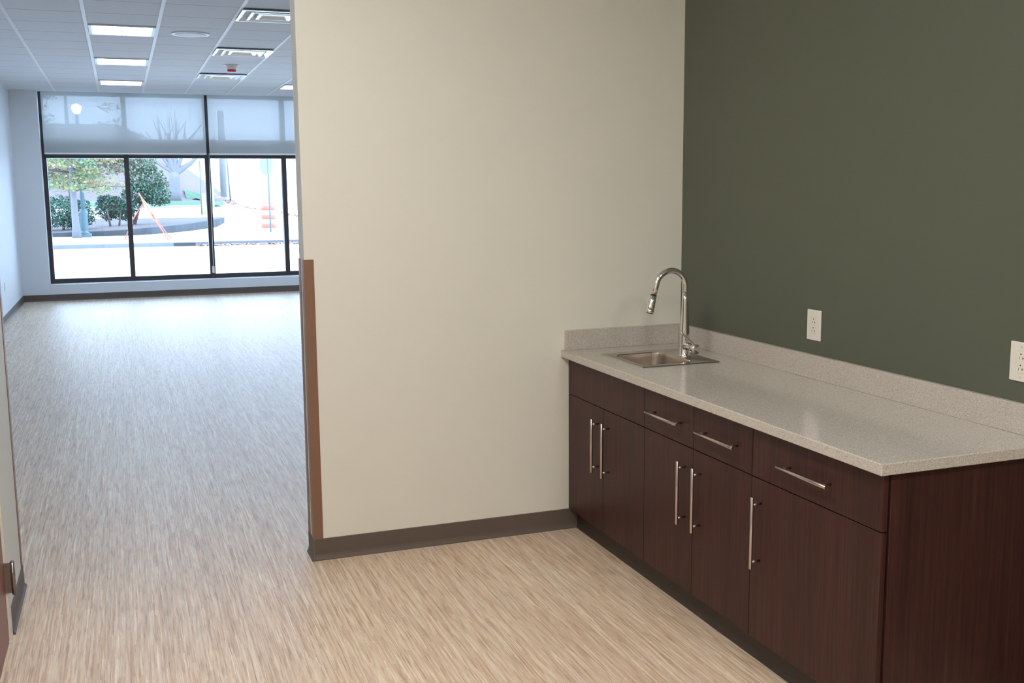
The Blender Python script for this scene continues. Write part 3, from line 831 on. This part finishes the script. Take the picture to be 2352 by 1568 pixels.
# traffic barrel
t = thing('traffic_barrel', 'orange and white striped traffic barrel on the sidewalk', 'barrel', (2.80, 36.8, .12))
MB().lathe((2.80, 36.8, .12), [(.46, 0), (.46, .04), (.30, .05)], 32).build('rubber_base', M['concrete'], t)
r0 = [(.285, .05, .10, 0), (.283, .10, .27, 1), (.276, .27, .43, 0), (.270, .43, .60, 1), (.263, .60, .77, 0), (.257, .77, .93, 1)]
bd = MB()
for r, a, c_, k in r0:
    bd.lathe((2.80, 36.8, .12), [(r, a), (r-.004, c_-.001)], 32, m=M['orange'] if k else M['barrel_white'])
bd.lathe((2.80, 36.8, .12), [(.24, .93), (.235, .99), (.15, 1.01)], 32, m=M['barrel_white'])
bd.build('barrel_body', None, t)
MB().tube([(2.60, 36.8, 1.08), (2.62, 36.8, 1.14), (2.80, 36.8, 1.18), (2.98, 36.8, 1.14), (3.00, 36.8, 1.08)], .022, 8).build('handle', M['orange'], t)
# sign post with an octagonal sign seen from behind
t = thing('traffic_sign', 'tall thin sign post with a pale octagonal sign, in front of the striped barrel', 'sign', (2.63, 35.0, .12))
MB().tube([(2.63, 35.0, .10), (2.62, 35.0, 3.4)], .032, 10).build('post', M['post'], t)
w = MB(); oc = []
cs, sn = math.cos(math.radians(-58)), math.sin(math.radians(-58))
for k in range(8):
    a = PI/8 + k*PI/4; u = .40*math.cos(a); v = .40*math.sin(a); oc.append((2.57+u*cs, 35.06+u*sn, 2.56+v))
n3 = Vector((-sn, cs, 0))*.006
A8 = [w.bm.verts.new(Vector(p)+n3) for p in oc]; B8 = [w.bm.verts.new(Vector(p)-n3) for p in oc]
w.bm.faces.new(A8); w.bm.faces.new(B8[::-1])
for k in range(8): w.bm.faces.new((A8[k], A8[(k+1) % 8], B8[(k+1) % 8], B8[k]))
w.build('octagonal_panel', M['signback'], t)

# yellow sleeved posts
def ypost(x, y, z, h, r, label, whip):
    t = thing('bollard', label, 'post', (x, y, z), 'yellow posts behind the bed')
    MB().tube([(x, y, z), (x, y, z+h)], r, 14).build('yellow_sleeve', M['yellow'], t)
    if whip: MB().tube([(x-.13, y, z), (x-.10, y, z+2.7)], .03, 8).build('marker_rod', M['post'], t)
ypost(1.38, 50, .45, 1.1, .105, 'yellow post with a thin rod beside it, left of the main mullion', True)
ypost(2.60, 60, .68, 1.45, .105, 'farther yellow post just right of the main mullion', False)
tag(MB().tube([(4.16, 70, 1.2), (4.18, 70, 7)], [.23, .2], 14).build('utility_pole', M['pole']), 'thick grey utility pole on the hill street', 'pole')
tag(MB().tube([(4.20, 66, .9), (4.02, 66, 5.2)], [.05, .04], 10).build('utility_pole', M['post']), 'thin leaning pole right of the thick utility pole', 'pole')

# fallen leaves along gutters
w = MB()
for _ in range(900):
    x = random.uniform(-.44, 3.6); y = 28.50-abs(random.gauss(0, .16)); s = random.uniform(.03, .08); a = random.uniform(0, PI)
    u = Vector((math.cos(a), math.sin(a), random.uniform(-.3, .5)))*s; v = Vector((-math.sin(a), math.cos(a), random.uniform(-.3, .5)))*s*.6; p_ = Vector((x, y, .03))
    w.quad([p_-u, p_-v, p_+u, p_+v])
for _ in range(700):
    k = random.random(); x = 3.7+k*1.8+random.gauss(0, .16); y = 66-k*22; z = (.70+(y-61)*.062 if y > 61 else .42+(max(y, 46.5)-46.4)*.02)+.04; s = random.uniform(.05, .12); a = random.uniform(0, PI)
    u = Vector((math.cos(a), math.sin(a), .2))*s; v = Vector((-math.sin(a), math.cos(a), .4))*s*.6; p_ = Vector((x, y, z))
    w.quad([p_-u, p_-v, p_+u, p_+v])
tag(w.build('fallen_leaves', M['dl']), 'brown fallen leaves lying along the street gutters outside', 'leaves', kind='stuff')

# ------------------------------------------------------------------ world, camera, view
wd = bpy.data.worlds.new('overcast_sky'); S.world = wd; wd.use_nodes = True
bg = wd.node_tree.nodes['Background']; bg.inputs['Color'].default_value = (.52, .70, 1.0, 1); bg.inputs['Strength'].default_value = SKY

cam = bpy.data.cameras.new('camera'); co = bpy.data.objects.new('camera', cam); C.objects.link(co)
cam.sensor_width = 36; cam.lens = 36.8303; cam.clip_start = .05; cam.clip_end = 400
r2 = Vector((0.93748018, -0.34794005, -0.00828472)); u2 = Vector((0.05768965, 0.1318746, 0.98958627)); bk = Vector((-0.34322416, -0.92819546, 0.14370237))
mt_ = Matrix(((r2.x, u2.x, bk.x, -2.5205), (r2.y, u2.y, bk.y, -4.4532), (r2.z, u2.z, bk.z, 1.6081), (0, 0, 0, 1)))
co.matrix_world = mt_
S.camera = co
S.view_settings.view_transform = 'Standard'; S.view_settings.look = 'None'; S.view_settings.gamma = 1
S.view_settings.use_curve_mapping = False; S.view_settings.exposure = 0
